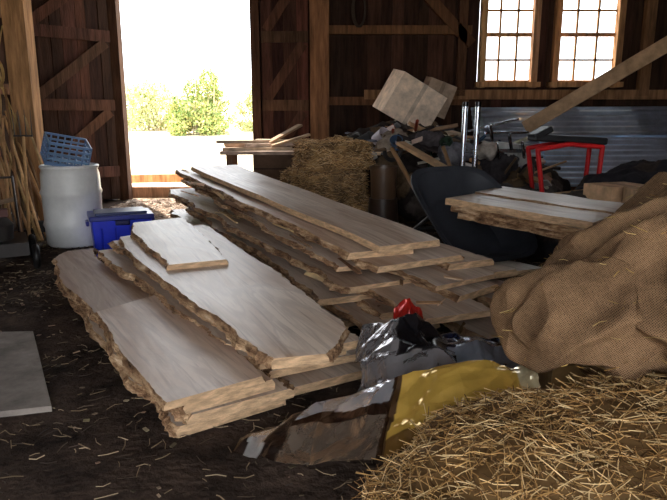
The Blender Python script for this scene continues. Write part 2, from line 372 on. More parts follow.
sb('board_r4',-.05,3.0,.90,.4,.48,.4,.30,.30,.04,33,SA,live=.03)
sb('board_r5',-.34,3.0,.58,.3,.36,.4,.25,.3,.045,34,SA)
sb('board_r6',-.46,2.8,.66,.36,.34,.4,.17,.2,.045,35,SA)
sb('board_r7',-.62,2.6,.32,.3,.36,.4,.11,.15,.05,36,SA)
sb('board_r8',-.16,2.6,1.02,.5,.3,.4,.12,.12,.05,37,SA)
sb('board_r9',-.4,2.6,.80,.5,.5,.4,.06,.06,.05,38,SA)
sb('board_r10',-.02,1.6,.72,.30,.10,.08,.345,.33,.03,39,SA,tint=(.9,.8,.7))
b=MB()
for s,h in((.6,.10),(2.2,.14),(3.6,.24)):
    a=P0+D*s-Nn*.3; c=P0+D*s+Nn*.4; b.beam((a.x,a.y,h/2),(c.x,c.y,h/2),.14,h*.9,(90,66,48))
for i in range(40):
    s=U(.0,3.9); zz=U(.1,.52)+.2*s/4.1; o=-.33-U(-.02,.08); a=P0+D*s+Nn*o; l=U(.12,.6)
    c=a+D*l+Nn*U(-.07,.05); b.beam((a.x,a.y,zz),(c.x,c.y,zz+l*.05+U(-.04,.03)),U(.012,.04),.01,jit(random.choice([(206,166,124),(120,90,66),(224,194,156)]),.15),roll=U(-1,1))
for i in range(22):
    s=U(-.5,.1); o=U(-.25,.9); zz=U(.12,.45)*(1-.4*max(0,o)); a=P0+D*s+Nn*o; l=U(.08,.3)
    c=a-D*l*.4+Nn*U(-.2,.2); b.beam((a.x,a.y,zz),(c.x,c.y,zz+U(-.03,.02)),U(.01,.03),.008,jit(random.choice([(206,166,124),(120,90,66),(224,194,156)]),.15),roll=U(-1,1))
b.build('sleepers_and_splinters',M_woodH,SA)

SB=empty('slab_stack')
board('slab_short',[(-1.07,4.0),(-1.5,4.75),(-1.80,5.45)],[(-.74,4.15),(-1.04,4.9),(-1.42,5.75)],.43,.46,.045,41,SB,live=.025,flare=.02,tint=(1.03,1,.96))
board('slab_wide',[(-.24,2.55),(-.36,2.66),(-.74,3.25),(-1.2,3.95),(-1.80,5.1)],[(-.04,2.60),(.05,2.93),(-.18,3.5),(-.44,4.13),(-1.22,5.7)],.36,.40,.05,42,SB,live=.025,flare=.03,tint=(1.03,1.0,.97))
k=[( [(-.28,2.70),(-.8,3.5),(-1.9,5.2)],[(.16,2.95),(-.3,3.8),(-1.3,5.7)],.30,.345),
   ([(-.38,2.80),(-.95,3.6),(-1.96,5.1)],[(.05,3.0),(-.4,3.9),(-1.35,5.6)],.24,.285),
   ([(-.25,2.85),(-.85,3.7),(-1.85,5.3)],[(.22,3.1),(-.3,3.9),(-1.2,5.7)],.18,.225),
   ([(-.45,2.95),(-.9,3.8),(-1.9,5.3)],[(.1,3.2),(-.4,4.0),(-1.3,5.6)],.12,.165),
   ([(-.2,2.9),(-.85,3.9),(-1.75,5.3)],[(.3,3.2),(-.2,4.0),(-1.2,5.6)],.06,.10)]
for i,(L,Rr,z0,z1) in enumerate(k): board('slab_l%d'%i,L,Rr,z0,z1,U(.036,.048),50+i,SB,live=.05,flare=.035,warp=U(-.012,.004))
b=MB(); b.beam((-1.85,5.1,.02),(-1.2,5.5,.02),.1,.05,(90,66,48)); b.build('sleeper',M_woodH,SB)

SC=empty('live_edge_slab_pile')
board('slab_front',[(-.695,2.36),(-1.07,2.95),(-1.43,3.57)],[(-.325,2.63),(-.65,3.22),(-1.16,3.95)],.24,.24,.035,61,SC,live=.015,flare=.02,tint=(1.06,1.03,1.03))
board('slab_long',[(-.66,2.45),(-1.1,3.0),(-1.5,3.7),(-1.95,4.4),(-2.34,5.1),(-2.42,5.45)],[(-.3,2.7),(-.6,3.25),(-1.16,4.02),(-1.62,4.6),(-2.05,5.2),(-2.2,5.6)],.19,.20,.055,62,SC,live=.03,flare=.03,tint=(.78,.68,.61))
board('slab_under',[(-.62,2.48),(-1.15,3.1),(-2.25,4.95)],[(-.2,2.75),(-.6,3.4),(-1.95,5.3)],.125,.13,.05,63,SC,live=.03,flare=.03)
board('slab_base',[(-.68,2.5),(-1.1,3.2),(-2.2,4.9)],[(-.26,2.8),(-.7,3.5),(-1.9,5.2)],.06,.06,.055,64,SC,live=.03,flare=.03)

SE=empty('plank_stack')
board('plank_1',[(.87,4.81),(1.59,3.75)],[(1.16,5.1),(1.86,4.05)],.765,.755,.05,71,SE,live=.012,flare=.01,bark=False,tint=(1,.94,.88))
board('plank_2',[(1.17,5.1),(1.87,4.05)],[(1.5,5.5),(2.2,4.4)],.78,.765,.05,72,SE,live=.01,flare=.02,tint=(1,.96,.92))
board('plank_3',[(.92,4.8),(1.62,3.72)],[(1.36,5.2),(2.1,4.2)],.71,.70,.045,73,SE,live=.02,flare=.02)
board('plank_4',[(.98,4.8),(1.68,3.7)],[(1.36,5.3),(2.1,4.2)],.655,.645,.045,74,SE,live=.02,flare=.02)
b=MB()
for (x,y) in((1.55,4.0),(1.95,4.35)):
    b.cyl((x-.1,y,0),(x,y,.6),.03,col=(80,60,44)); b.cyl((x+.12,y,0),(x,y,.6),.03,col=(80,60,44))
b.beam((1.5,3.95,.57),(2.05,4.42,.57),.08,.07,(96,70,50)); b.build('sawhorse',M_woodH,SE)
b=MB(); 
vs=[(-2.5,3.72,.02),(-1.92,3.76,.02),(-1.34,2.72,.02),(-1.95,2.55,.02)]
b.add(vs+[(x,y,z+.03) for x,y,z in vs],[(3,2,1,0),(4,5,6,7),(0,1,5,4),(1,2,6,5),(2,3,7,6),(3,0,4,7)],(140,130,122))
b.beam((-2.2,3.72,.065),(-1.66,2.66,.065),.03,.03,(104,92,84)); b.build('plywood_panel',M_woodH)

# ---------------------------------------------------------------- drum + crate + cooler
e=empty('plastic_drum',(-2.86,6.75,0)); T=Matrix.Identity(4)
b=MB(); c=(214,214,212)
pr=[(0,.005),(.27,.005),(.295,.03),(.30,.2),(.315,.24),(.30,.28),(.305,.55),(.32,.585),(.305,.62),(.30,.78),(.285,.83),(.295,.84),(.295,.87),(.27,.87),(.265,.85),(.0,.845)]
b.lathe(pr,T,36,c); b.torus(Matrix.Translation((0,0,.86)),.285,.018,(230,230,230)); b.cyl((.12,.05,.84),(.12,.05,.875),.04,col=(235,235,235))
b.build('drum_body',M_plastic,e,smooth=True)
b=MB(); c=(110,140,180)
TT=Matrix.Translation((-2.9,6.72,.90))@Euler((.30,.20,.6)).to_matrix().to_4x4()
w,d,h=.42,.32,.24
for i in range(5):
    zz=.02+i*h/4.3
    for (cx,cy,sx,sy) in((0,-d/2,w,.012),(0,d/2,w,.012),(-w/2,0,.012,d),(w/2,0,.012,d)): b.box((cx,cy,zz),(sx,sy,.02),col=jit(c,.05),M=TT)
for i in range(7):
    x=-w/2+w*i/6
    for y in(-d/2,d/2): b.box((x,y,h/2),(.014,.014,h),col=c,M=TT)
    b.box((x,0,.01),(.02,d,.012),col=c,M=TT)
for i in range(5):
    for x in(-w/2,w/2): b.box((x,-d/2+d*i/4,h/2),(.014,.014,h),col=c,M=TT)
    b.box((0,-d/2+d*i/4,.01),(w,.02,.012),col=c,M=TT)
b.build('plastic_crate',M_plastic)
b=MB(); TT=Matrix.Translation((-2.2,6.32,0))@Matrix.Rotation(.42,4,'Z')
b.box((0,0,.19),(.58,.42,.37),col=(22,46,200),M=TT,taper=.93)
for x in(-.2,-.07,.07,.2): b.box((x,-.21,.17),(.02,.02,.26),col=(20,36,180),M=TT)
b.box((0,0,.395),(.62,.46,.05),col=(26,40,130),M=TT); b.box((0,0,.43),(.5,.34,.03),col=(44,54,96),M=TT)
b.box((0,-.235,.35),(.14,.03,.05),col=(20,26,80),M=TT)
for x in(-.32,.32): b.box((x,0,.33),(.03,.16,.05),col=(20,30,120),M=TT)
b.build('storage_tote',M_plastic,bevel=.012)

# ---------------------------------------------------------------- straw
def straw(name,cnt,sampler,parent=None,cols=((196,160,92),(168,128,66),(214,184,120),(120,88,48)),ln=(.06,.2),w=.0022,flat=.35):
    b=MB(); vs=[];fs=[];cc=[]
    cl=[lin(c) for c in cols]
    for i in range(cnt):
        p,nrm=sampler(); a=U(0,2*math.pi)
        d=Vector((math.cos(a),math.sin(a),U(-flat,flat)))
        if nrm is not None:
            d=(d-nrm*d.dot(nrm)*(1-flat)).normalized()
        L=U(*ln); q=d.cross(Vector((U(-1,1),U(-1,1),U(-1,1)))).normalized()*w*U(.7,1.5); q2=d.cross(q).normalized()*w
        bend=Vector((U(-1,1),U(-1,1),U(-1,1)))*L*.12
        n=len(vs)
        for k,t in enumerate((-.5,0,.5)):
            o=p+d*L*t+(bend if k==1 else Vector((0,0,0)))
            vs+= [o+q,o-q*.5+q2,o-q*.5-q2]
        for k in(0,3):
            for j in range(3): fs.append((n+k+j,n+k+(j+1)%3,n+k+3+(j+1)%3,n+k+3+j))
        c=random.choice(cl); g=U(.7,1.2); cc+=[(c[0]*g,c[1]*g,c[2]*g,1)]*9
    b.v=[tuple(v) for v in vs]; b.f=fs; b.c=cc; b.m=[0]*len(fs)
    return b.build(name,M_straw,parent)
def heapmesh(name,ells,voxel,disp,m,parent=None,col=None,boxes=(),smooth=6):
    import bmesh
    bm=bmesh.new()
    for (c,r,rot) in ells:
        Mx=Matrix.Translation(c)@Euler(rot).to_matrix().to_4x4()@Matrix.Diagonal((*r,1))
        bmesh.ops.create_icosphere(bm,subdivisions=4,radius=1,matrix=Mx)
    for (c,s_,rot) in boxes:
        bmesh.ops.create_cube(bm,size=1,matrix=Matrix.Translation(c)@Euler(rot).to_matrix().to_4x4()@Matrix.Diagonal((*s_,1)))
    me=bpy.data.meshes.new(name+'_t'); bm.to_mesh(me); bm.free()
    o=bpy.data.objects.new(name+'_t',me); link(o)
    md=o.modifiers.new('r','REMESH'); md.mode='VOXEL'; md.voxel_size=voxel
    sm=o.modifiers.new('s','SMOOTH'); sm.iterations=smooth; sm.factor=.6
    dg=bpy.context.evaluated_depsgraph_get(); dg.update(); me2=bpy.data.meshes.new_from_object(o.evaluated_get(dg))
    bpy.data.objects.remove(o)
    me2.name=name; ns=[v.normal.copy() for v in me2.vertices]
    for v,nn in zip(me2.vertices,ns):
        v.co=v.co+nn*disp(v.co,nn)
        if v.co.z<.002: v.co.z=.002
    ca=me2.color_attributes.new('Col','FLOAT_COLOR','POINT')
    cc=[]
    for v in me2.vertices:
        c=lin(col(v.co) if callable(col) else (col or (120,100,80))); cc+=[*c,1]
    ca.data.foreach_set('color',cc)
    me2.materials.clear(); me2.materials.append(m); me2.polygons.foreach_set('use_smooth',[True]*len(me2.polygons)); me2.update()
    o=bpy.data.objects.new(name,me2); link(o,parent); return o
def surf_sampler(o,zmin=None):
    import itertools,bisect
    me=o.data; me.calc_loop_triangles(); tr=list(me.loop_triangles)
    if zmin is not None: tr=[t for t in tr if me.vertices[t.vertices[0]].co.z>zmin]
    cum=list(itertools.accumulate(t.area for t in tr))
    def f():
        t=tr[min(bisect.bisect(cum,U(0,cum[-1])),len(tr)-1)]; a,c=R(),R()
        if a+c>1: a,c=1-a,1-c
        p,q,r=[me.vertices[i].co for i in t.vertices]
        return (p+(q-p)*a+(r-p)*c+t.normal*U(0,.012)),Vector(t.normal)
    return f
def bale(p,rz,size=(1.0,.46,.36)):
    e=empty('hay_bale',(0,0,0))
    o=heapmesh('bale_core',[],.025,lambda c,n:.06*noise.noise(c*4)+.02*noise.noise(c*12),M_straw,e,col=lambda c:(160,126,82) if noise.noise(c*6)>0 else (118,92,60),boxes=[(p,size,(U(-.05,.05),U(-.06,.06),rz))],smooth=12)
    straw('bale_straw',4200,surf_sampler(o),e,ln=(.05,.18),w=.0026,flat=.5,cols=((208,168,118),(168,132,88),(226,194,150),(100,76,54)))
    return e
bale(Vector((-.05,7.75,.18)),.08); bale(Vector((-.12,7.75,.54)),-.2); bale(Vector((.0,7.72,.90)),.35,(.84,.48,.33))

o=heapmesh('straw_mound',[((.72,1.76,.34),(.46,.36,.14),(0,0,0)),((1.25,1.75,.4),(.6,.42,.16),(0,0,0)),((.42,1.62,.24),(.34,.3,.13),(0,0,0))],.03,lambda c,n:.03*noise.noise(c*7)+.012*noise.noise(c*25),M_straw,None,
  col=lambda c:(104,78,46),boxes=[((1.02,1.50,.19),(1.3,.95,.34),(0,0,.22))])
straw('loose_straw',18000,surf_sampler(o),o,ln=(.04,.15),w=.0014,flat=.6,cols=((196,156,100),(156,118,70),(226,194,142),(100,72,42)))

# ---------------------------------------------------------------- burlap
def ridge(c): return 1-2.6*abs(noise.noise(c))
def fold(c,n):
    w=Vector((noise.noise(c*1.8),noise.noise(c*1.8+Vector((7,1,3))),noise.noise(c*1.8+Vector((2,9,4)))))*.35
    q=c+w
    s=q.x*.55-q.z*.85; t=q.x*.8+q.z*.5
    f1=ridge(Vector((s*5.2,q.y*2.0,t*1.1)))
    f2=ridge(Vector((s*11,q.y*5.0+3,t*3.0)))
    f3=ridge(Vector((s*3+9,q.y*7.0+3,t*9.0)))
    return .070*f1+.030*f2+.014*f3+.008*noise.noise(c*14)-.045
o=heapmesh('burlap_sacks',[((1.52,2.55,.79),(.56,.45,.37),(0,-.25,0)),((1.25,2.42,.88),(.34,.34,.17),(0,-.5,0)),((.98,2.30,.67),(.31,.34,.19),(0,-.25,.3)),((1.10,2.2,.58),(.34,.30,.15),(0,.1,0)),
   ((1.36,2.02,.72),(.32,.30,.30),(0,0,0)),((1.40,1.90,.58),(.30,.24,.15),(0,0,0))],.010,fold,M_burlap,None,smooth=6)
straw('burlap_lint',350,surf_sampler(o,.5),o,ln=(.02,.1),w=.0012,flat=.6)
b=MB(); b.box((1.45,2.65,.22),(1.2,.65,.42),(0,0,.05),col=(120,92,56)); b.build('wooden_crate',M_woodH)

# ---------------------------------------------------------------- crumpled films
_rs=random.Random(3)
DIRS=[(Vector((math.cos(a),math.sin(a),.3)),f,am,_rs.random()*5) for a,f,am in [(.4,1.0,1.0),(1.5,1.35,.8),(2.5,1.8,.6),(.9,2.9,.36),(2.1,3.7,.26),(3.0,5.1,.16),(.1,6.7,.10)]]
def tri(x):
    x=x%1.0; return 4*abs(x-.5)-1
def crumple(c,amp,f):
    w=Vector((noise.noise(c*f*.45),noise.noise(c*f*.45+Vector((3,8,1))),noise.noise(c*f*.45+Vector((1,4,7)))))*1.1/f
    q=(c+w)*f*.42
    k=sum(a*tri(q.dot(d)*fr+o) for d,fr,a,o in DIRS)/2.4
    return amp*k
def film(name,rows,nu,nv,amp,f,colfn,m=M_foil,parent=None):
    nr=len(rows)-1; ncp=len(rows[0])-1
    def ev(u,v):
        a=v*nr; j=min(int(a),nr-1); fy=a-j; bb=u*ncp; i=min(int(bb),ncp-1); fx=bb-i
        fx=fx*fx*(3-2*fx)*.5+fx*.5; fy=fy*fy*(3-2*fy)*.5+fy*.5
        q=lambda jj,ii:Vector(rows[jj][ii])
        return q(j,i).lerp(q(j,i+1),fx).lerp(q(j+1,i).lerp(q(j+1,i+1),fx),fy)
    b=MB(); vs=[];cc=[]
    for j in range(nv+1):
        for i in range(nu+1):
            u,v=i/nu,j/nv; p=ev(u,v); k=crumple(p+Vector((0,0,3)),amp,f)
            k2=crumple(p+Vector((5,2,3)),amp*.5,f)
            p=p+Vector((k2+noise.noise(p*6)*amp,noise.noise(p*6+Vector((5,5,5)))*amp*1.2,k)); p.z=max(p.z,.012); vs.append(tuple(p))
            uu=u+.03*noise.noise(p*5); vv=v+.05*noise.noise(p*5+Vector((2,2,2)))
            cc.append((*lin(colfn(uu,vv)),1))
    b.v=vs; b.c=cc; b.f=[(j*(nu+1)+i,j*(nu+1)+i+1,(j+1)*(nu+1)+i+1,(j+1)*(nu+1)+i) for j in range(nv) for i in range(nu)]
    mm=m if isinstance(m,(list,tuple)) else [m]
    b.m=[(1 if len(mm)>1 and ((i/nu)<.5) else 0) for j in range(nv) for i in range(nu)]
    o=b.build(name,m,parent)
    s=o.modifiers.new('sol','SOLIDIFY'); s.thickness=.002
    return o
def cy(u,v):
    if u<.05: return (66,50,42)
    if u<.10: return (225,220,216)
    if u<.15: return (62,48,42)
    if u<.48:
        if .34<v<.46: return (74,52,40)
        return (214,214,220) if v>.46 else (150,132,116)
    if u<.52: return (84,60,38)
    if v>.88: return (250,230,160)  # bright highlight along the rim, painted into the bag colour
    if v<.12: return (130,96,48)
    if u<.93: return (222,180,84)
    return (228,212,170)
film('feed_bag',[[(-.42,2.34,.02),(-.1,2.26,.03),(.17,2.06,.16),(.46,1.98,.34),(.76,2.05,.42)],
                 [(-.40,2.44,.03),(-.06,2.45,.10),(.2,2.2,.28),(.48,2.14,.39),(.78,2.15,.44)],
                 [(-.30,2.54,.03),(-.03,2.56,.15),(.26,2.36,.36),(.48,2.32,.42),(.78,2.3,.44)],
                 [(-.18,2.62,.03),(.02,2.62,.12),(.3,2.50,.30),(.5,2.48,.33),(.72,2.45,.33)]],150,90,.026,6,cy,[M_foil,M_silver])
film('plastic_sheeting',[[(.06,2.44,.18),(.25,2.42,.28),(.42,2.44,.32),(.56,2.5,.32)],
                 [(.10,2.62,.26),(.26,2.6,.38),(.42,2.62,.39),(.58,2.65,.34)],
                 [(.14,2.95,.33),(.28,2.85,.45),(.40,2.9,.46),(.58,2.85,.3)],
                 [(.20,3.1,.12),(.32,3.05,.25),(.44,3.1,.25),(.6,3.05,.12)]],90,90,.045,6,lambda u,v:(150,146,148) if (u<.42 or v<.22) else (40,38,42),M_silver)
film('red_plastic_bag',[[(.30,2.97,.38),(.38,2.95,.42),(.46,2.97,.36)],[(.30,3.02,.44),(.38,3.0,.50),(.44,3.02,.42)],[(.31,3.1,.33),(.38,3.12,.38),(.46,3.12,.33)]],40,40,.022,18,lambda u,v:(170,34,26))
film('blue_tarp',[[(.52,2.5,.2),(.7,2.5,.28),(.95,2.55,.25)],[(.5,2.75,.32),(.7,2.75,.36),(.95,2.8,.33)],[(.52,3.05,.28),(.75,3.1,.26),(1.0,3.1,.2)],[(.55,3.3,.03),(.8,3.4,.03),(1.05,3.4,.03)]],80,70,.035,7,lambda u,v:(40,50,80) if v>.35 else (130,134,144))
film('tarp_scrap',[[(.35,6.0,.02),(.8,6.0,.03)],[(.3,7.0,.03),(1.0,7.0,.05)]],50,50,.04,5,lambda u,v:(44,64,120))

# ---------------------------------------------------------------- wheelbarrow (tipped on its nose)
e=empty('wheelbarrow')
TB=Matrix.Translation((1.08,5.13,.46))@Matrix.Rotation(.45,4,'Z')@Matrix.Rotation(.66,4,'X')
b=MB()
def rr(hw,hl,z,n=40):
    out=[]
    for i in range(n):
        a=2*math.pi*i/n; ca,sa=math.cos(a),math.sin(a); k=(abs(ca)**4+abs(sa)**4)**-.25
        out.append(TB@Vector((hw*ca*k,hl*sa*k,z)))
    return out
rings=[rr(.24,.28,0),rr(.27,.33,.02),rr(.41,.50,.22),rr(.45,.53,.23),rr(.45,.53,.215),rr(.40,.49,.215),rr(.26,.32,.035),rr(.22,.27,.03)]
vs=[p for r_ in rings for p in r_]; n=40; fs=[(j*n+i,j*n+(i+1)%n,(j+1)*n+(i+1)%n,(j+1)*n+i) for j in range(len(rings)-1) for i in range(n)]+[tuple(range(n-1,-1,-1)),tuple(range(7*n,8*n))]
b.add(vs,fs,(50,52,58)); b.build('tub',M_paint,e,smooth=True)
b=MB()
for sx in(-1,1): b.tube([TB@Vector((sx*.28,.95,.08)),TB@Vector((sx*.2,.3,-.03)),TB@Vector((sx*.08,-.5,-.06))],.02,(120,90,60))
b.tube([TB@Vector((-.2,.2,-.02)),TB@Vector((-.2,.3,-.30)),TB@Vector((.2,.3,-.30)),TB@Vector((.2,.2,-.02))],.015,(50,50,52))
Tw=TB@Matrix.Translation((0,-.5,-.08))@Matrix.Rotation(math.pi/2,4,'Y'); b.torus(Tw,.08,.03,(24,24,24)); b.cyl(Tw@Vector((0,0,-.03)),Tw@Vector((0,0,.03)),.06,col=(150,40,30))
b.build('frame',M_paint,e,smooth=True)

# ---------------------------------------------------------------- work table near door
e=empty('work_table')
b=MB()
b.box((-.85,9.3,.42),(.62,.6,.84),col=(92,72,58)); 
for z in(.2,.42,.64): b.box((-.85,8.985,z),(.6,.02,.02),col=(60,46,38))
b.box((-1.05,9.25,.87),(1.15,.75,.05),(0,0,.05),col=(170,150,136))
b.box((-1.5,9.0,.43),(.08,.08,.84),col=(110,86,66)); b.box((-1.5,9.5,.43),(.08,.08,.84),col=(110,86,66))
b.build('table',M_woodH,e)
b=MB()
for (x,y,z,w,l,a) in((-1.1,9.1,.92,.16,1.0,.1),(-1.15,9.3,.93,.2,.9,-.25),(-.9,9.2,.975,.14,.8,.35),(-.8,9.35,1.02,.2,.7,-.1),(-1.3,9.2,.97,.12,.6,.2),(-1.25,9.1,1.02,.1,.9,.5)): b.box((x,y,z),(l,w,.045),(0,U(-.06,.06),a),jit((186,164,144),.15))
b.beam((-.95,9.2,1.0),(-.5,9.5,1.25),.14,.03,(150,124,100)); b.beam((-.9,9.1,.96),(-.35,9.2,1.12),.2,.03,(176,150,122))
b.build('offcuts',M_woodH,e)

# ---------------------------------------------------------------- junk heap
JP=empty('junk_pile')
def jc(c):
    k=noise.noise(c*2.3)
    return (88,80,76) if k>.2 else ((50,44,42) if k>-.15 else (100,82,64))
heapmesh('scrap_cloth_heap',[((.9,9.1,.4),(1.2,.9,.85),(0,0,0)),((1.9,9.0,.35),(.9,.65,.70),(0,0,0)),((1.3,8.5,.3),(.8,.6,.6),(0,0,0)),((.5,8.9,.9),(.4,.35,.22),(0,.3,0)),((1.6,8.7,.85),(.35,.3,.25),(0,0,0)),((2.5,8.7,.3),(.8,.5,.5),(0,0,0)),((1.15,9.35,1.08),(.55,.42,.28),(0,0,0))],.035,
   lambda c,n:crumple(c,.07,5)+.03*noise.noise(c*8),M_matte,JP,col=jc)
b=MB()
def heaptop(x,y): return .80+.38*math.exp(-((x-1.0)**2))-(9.1-y)*.26
for i in range(130):
    x=U(.1,2.9); y=U(8.1,9.3); z=heaptop(x,y)+U(-.12,.14); a=U(0,3.14); l=U(.2,.8)
    dd=Vector((math.cos(a),math.sin(a)*.6,U(-.35,.35)))*l/2
    b.beam(Vector((x,y,z))-dd,Vector((x,y,z))+dd,U(.03,.13),U(.015,.05),jit(random.choice([(180,146,110),(126,100,78),(206,186,164),(110,110,120),(160,122,86),(60,52,50),(224,214,200)]),.2),roll=U(-.8,.8))
b.build('scrap_lumber',M_woodH,JP)
b=MB()
for i in range(36):
    x=U(.3,2.7); y=U(8.0,8.9); z=heaptop(x,y)+U(-.02,.12); T=Matrix.Translation((x,y,z))@Euler((U(-1.4,1.4),U(-1.4,1.4),U(0,3))).to_matrix().to_4x4()
    c=jit(random.choice([(60,60,64),(170,170,176),(140,60,40),(60,80,112),(214,210,202),(100,78,58),(44,60,48)]),.2); k=i%4; s=U(.6,1.2)
    if k==0: b.lathe([(0,0),(.08*s,0),(.11*s,.2*s),(.115*s,.2*s),(.10*s,.19*s),(.075*s,.01)],T,16,c)
    elif k==1: b.cyl(T@Vector((0,0,-.35*s)),T@Vector((0,0,.35*s)),.02*s,n=10,col=c)
    elif k==2: b.torus(T,.14*s,.03*s,jit((44,42,42),.2),n=20,k=8)
    else: b.box((0,0,0),(.24*s,.16*s,.12*s),col=c,M=T)
b.build('household_junk',M_paint,JP,smooth=True)
def sack(name,p,r,col,seed):
    heapmesh(name,[(p,r,(0,.2*seed%1,seed)),(Vector(p)+Vector((r[0]*.5,0,r[2]*.4)),(r[0]*.6,r[1]*.7,r[2]*.7),(0,0,0))],.016,lambda c,n:crumple(c,.035,14),M_matte,JP,col=col)
sack('fabric_bag',(1.55,8.15,.90),(.24,.18,.14),(120,118,124),1); sack('fabric_bag',(1.2,8.3,1.04),(.22,.18,.13),(80,74,76),2)
sack('fabric_bag',(.75,8.4,1.06),(.22,.2,.11),(150,136,122),3); sack('fabric_bag',(2.1,8.2,.72),(.3,.22,.2),(62,58,60),4)
sack('fabric_bag',(1.95,8.0,.95),(.14,.13,.11),(170,160,150),5)
def carton(p,s,rot,col=(176,150,118),flaps=True,parent=None):
    b=MB(); T=Matrix.Translation(p)@Euler(rot).to_matrix().to_4x4(); x,y,z=s
    b.box((0,0,0),s,col=col,M=T)
    b.box((0,-y/2-.002,z*.0),(.06,.003,z),col=tuple(k*.85 for k in col),M=T)
    b.box((0,0,z/2+.002),(.06,y,.003),col=tuple(k*.85 for k in col),M=T)
    if flaps:
        b.box((0,y/2+.09,z/2-.03),(x,.2,.006),(-.5,0,0),col=tuple(k*.9 for k in col),M=T)
    b.build('cardboard_box',M_woodH,parent)
carton((1.10,9.3,1.58),(.74,.6,.62),(.15,.50,.25),(228,206,184),False)
carton((1.56,9.8,1.66),(.42,.42,.5),(.1,.35,.1),(170,148,128),False)
carton((2.35,8.3,.9),(.36,.3,.26),(.1,.1,.5),(190,188,184),False,JP)
carton((2.85,6.2,.55),(.5,.4,.34),(0,0,.3),(210,172,134),False,JP)
carton((3.0,5.6,.5),(.6,.5,.45),(0,.05,-.2),(190,156,120),False,JP)
b=MB(); Tk=Matrix.Translation((.60,7.45,0))
b.lathe([(0,.42),(.14,.42),(.165,.8),(.172,.8),(.172,.77),(.16,.77),(.15,.42),(0,.41)],Tk,24,(96,72,54)); b.cyl((.6,7.45,0),(.6,7.45,.42),.2,.17,16,(70,54,44)); b.build('bucket',M_plastic,smooth=True)
b=MB(); ch=(214,220,230)
for x in(1.64,1.80): b.cyl((x,8.0,.0),(x+.02,8.0,1.52),.036,col=ch); b.cyl((x+.02,8,1.50),(x+.02,8,1.56),.04,col=(60,60,62))
b.box((1.73,8.0,.03),(.3,.6,.06),col=(60,60,64)); b.beam((1.6,8.0,.95),(2.5,8.05,.95),.05,.05,(150,152,158)); b.beam((1.7,8.0,1.2),(2.35,8.05,1.35),.03,.03,ch)
b.cyl((1.9,7.9,1.18),(2.5,8.1,1.18),.018,col=ch)
for x in(2.0,2.1,2.25,2.42):
    Tq=Matrix.Translation((x,8.0,1.18-U(0,.3)))@Euler((0,math.pi/2-.2,U(-.3,.3))).to_matrix().to_4x4(); b.torus(Tq,.085,.03,(170,172,180),flat=.7); b.cyl(Tq@Vector((0,0,-.02)),Tq@Vector((0,0,.02)),.07,col=(190,192,200))
b.build('barbell_rack',[M_metal],smooth=True)
e=empty('weight_bench')
b=MB(); rd=(216,32,36); y=7.0
b.tube([(2.42,y,0),(2.36,y,.55),(2.28,y,1.02),(2.62,y,1.08)],.027,rd)
b.tube([(2.42,y+.35,0),(2.36,y+.35,.55),(2.28,y+.35,1.02),(2.62,y+.35,1.08)],.027,rd)
b.tube([(2.62,y,1.08),(3.0,y,1.05),(2.98,y,.55),(3.02,y,0)],.027,rd); b.tube([(2.62,y+.35,1.08),(3.0,y+.35,1.05),(2.98,y+.35,.55),(3.02,y+.35,0)],.027,rd)
b.tube([(2.36,y,.5),(2.98,y,.5)],.02,rd); b.tube([(2.36,y,.5),(2.36,y+.35,.5)],.02,rd)
b.tube([(2.98,y-.02,.5),(3.0,y+.37,.5)],.02,rd)
b.build('bench_frame',M_paint,e,smooth=True)
b=MB(); b.box((2.66,y+.17,1.13),(.82,.3,.08),(0,.05,0),(30,30,34)); b.box((2.35,y+.17,1.2),(.22,.3,.07),(0,-.5,0),(30,30,34)); b.build('pad',M_paint,e,bevel=.02)
def sheets(name,p,ang,rx,L,Hh,n,col):
    e=MB()
    for k in range(n):
        T=Matrix.Translation(p)@Matrix.Rotation(ang,4,'Z')@Matrix.Translation((U(-.15,.15),-.05*k,-.012*k))@Matrix.Rotation(rx,4,'X')@Matrix.Rotation(U(-.01,.01),4,'Y'); vs=[];fs=[];nr=9; m=nr*6
        for j in range(m+1):
            t=j/m; ph=j%6; yy=-.035*(1 if ph in(1,2) else (.5 if ph in(0,3) else 0))
            for xx in (0,L*.33,L*.66,L): vs.append(T@Vector((xx,yy+.01*noise.noise(Vector((xx,t*3,k))),t*Hh)))
        for j in range(m):
            for q in range(3): fs.append((4*j+q,4*j+q+1,4*j+q+5,4*j+q+4))
        e.add(vs,fs,jit(col,.08))
    o=e.build(name,M_sheet); s=o.modifiers.new('s','SOLIDIFY'); s.thickness=.002
sheets('metal_roofing_sheets',(2.25,9.75,.78),0,-.55,4.0,.85,3,(206,218,236))
sheets('metal_roofing_sheets',(2.95,8.85,.42),-.04,-.8,3.4,.95,3,(196,210,230))
b=MB()
for i in range(4):
    b.box((4.3,9.4-.12*i,.19),(3.6,.1,.38),col=jit((110,84,60),.2))
b.build('timber_stack',M_woodH)
b=MB(); b.beam((3.0,9.9,1.2),(5.6,8.2,3.1),.06,.2,(178,146,114)); b.build('leaning_plank',M_woodH)
b=MB()
for i in range(60):
    x=U(1.6,4.2); yv=U(5.8,8.2); z=U(.05,.55)*(1 if x>2.4 else .6); a=U(0,3.14); l=U(.25,.9); dd=Vector((math.cos(a),math.sin(a)*.6,U(-.2,.2)))*l/2
    z=max(z,.12+abs(dd.z))
    b.beam(Vector((x,yv,z))-dd,Vector((x,yv,z))+dd,U(.04,.2),U(.02,.08),jit(random.choice([(150,116,84),(100,84,70),(200,176,150),(90,92,100),(180,140,98)]),.2),roll=U(-.6,.6))
b.build('wood_scraps',M_woodH,JP)
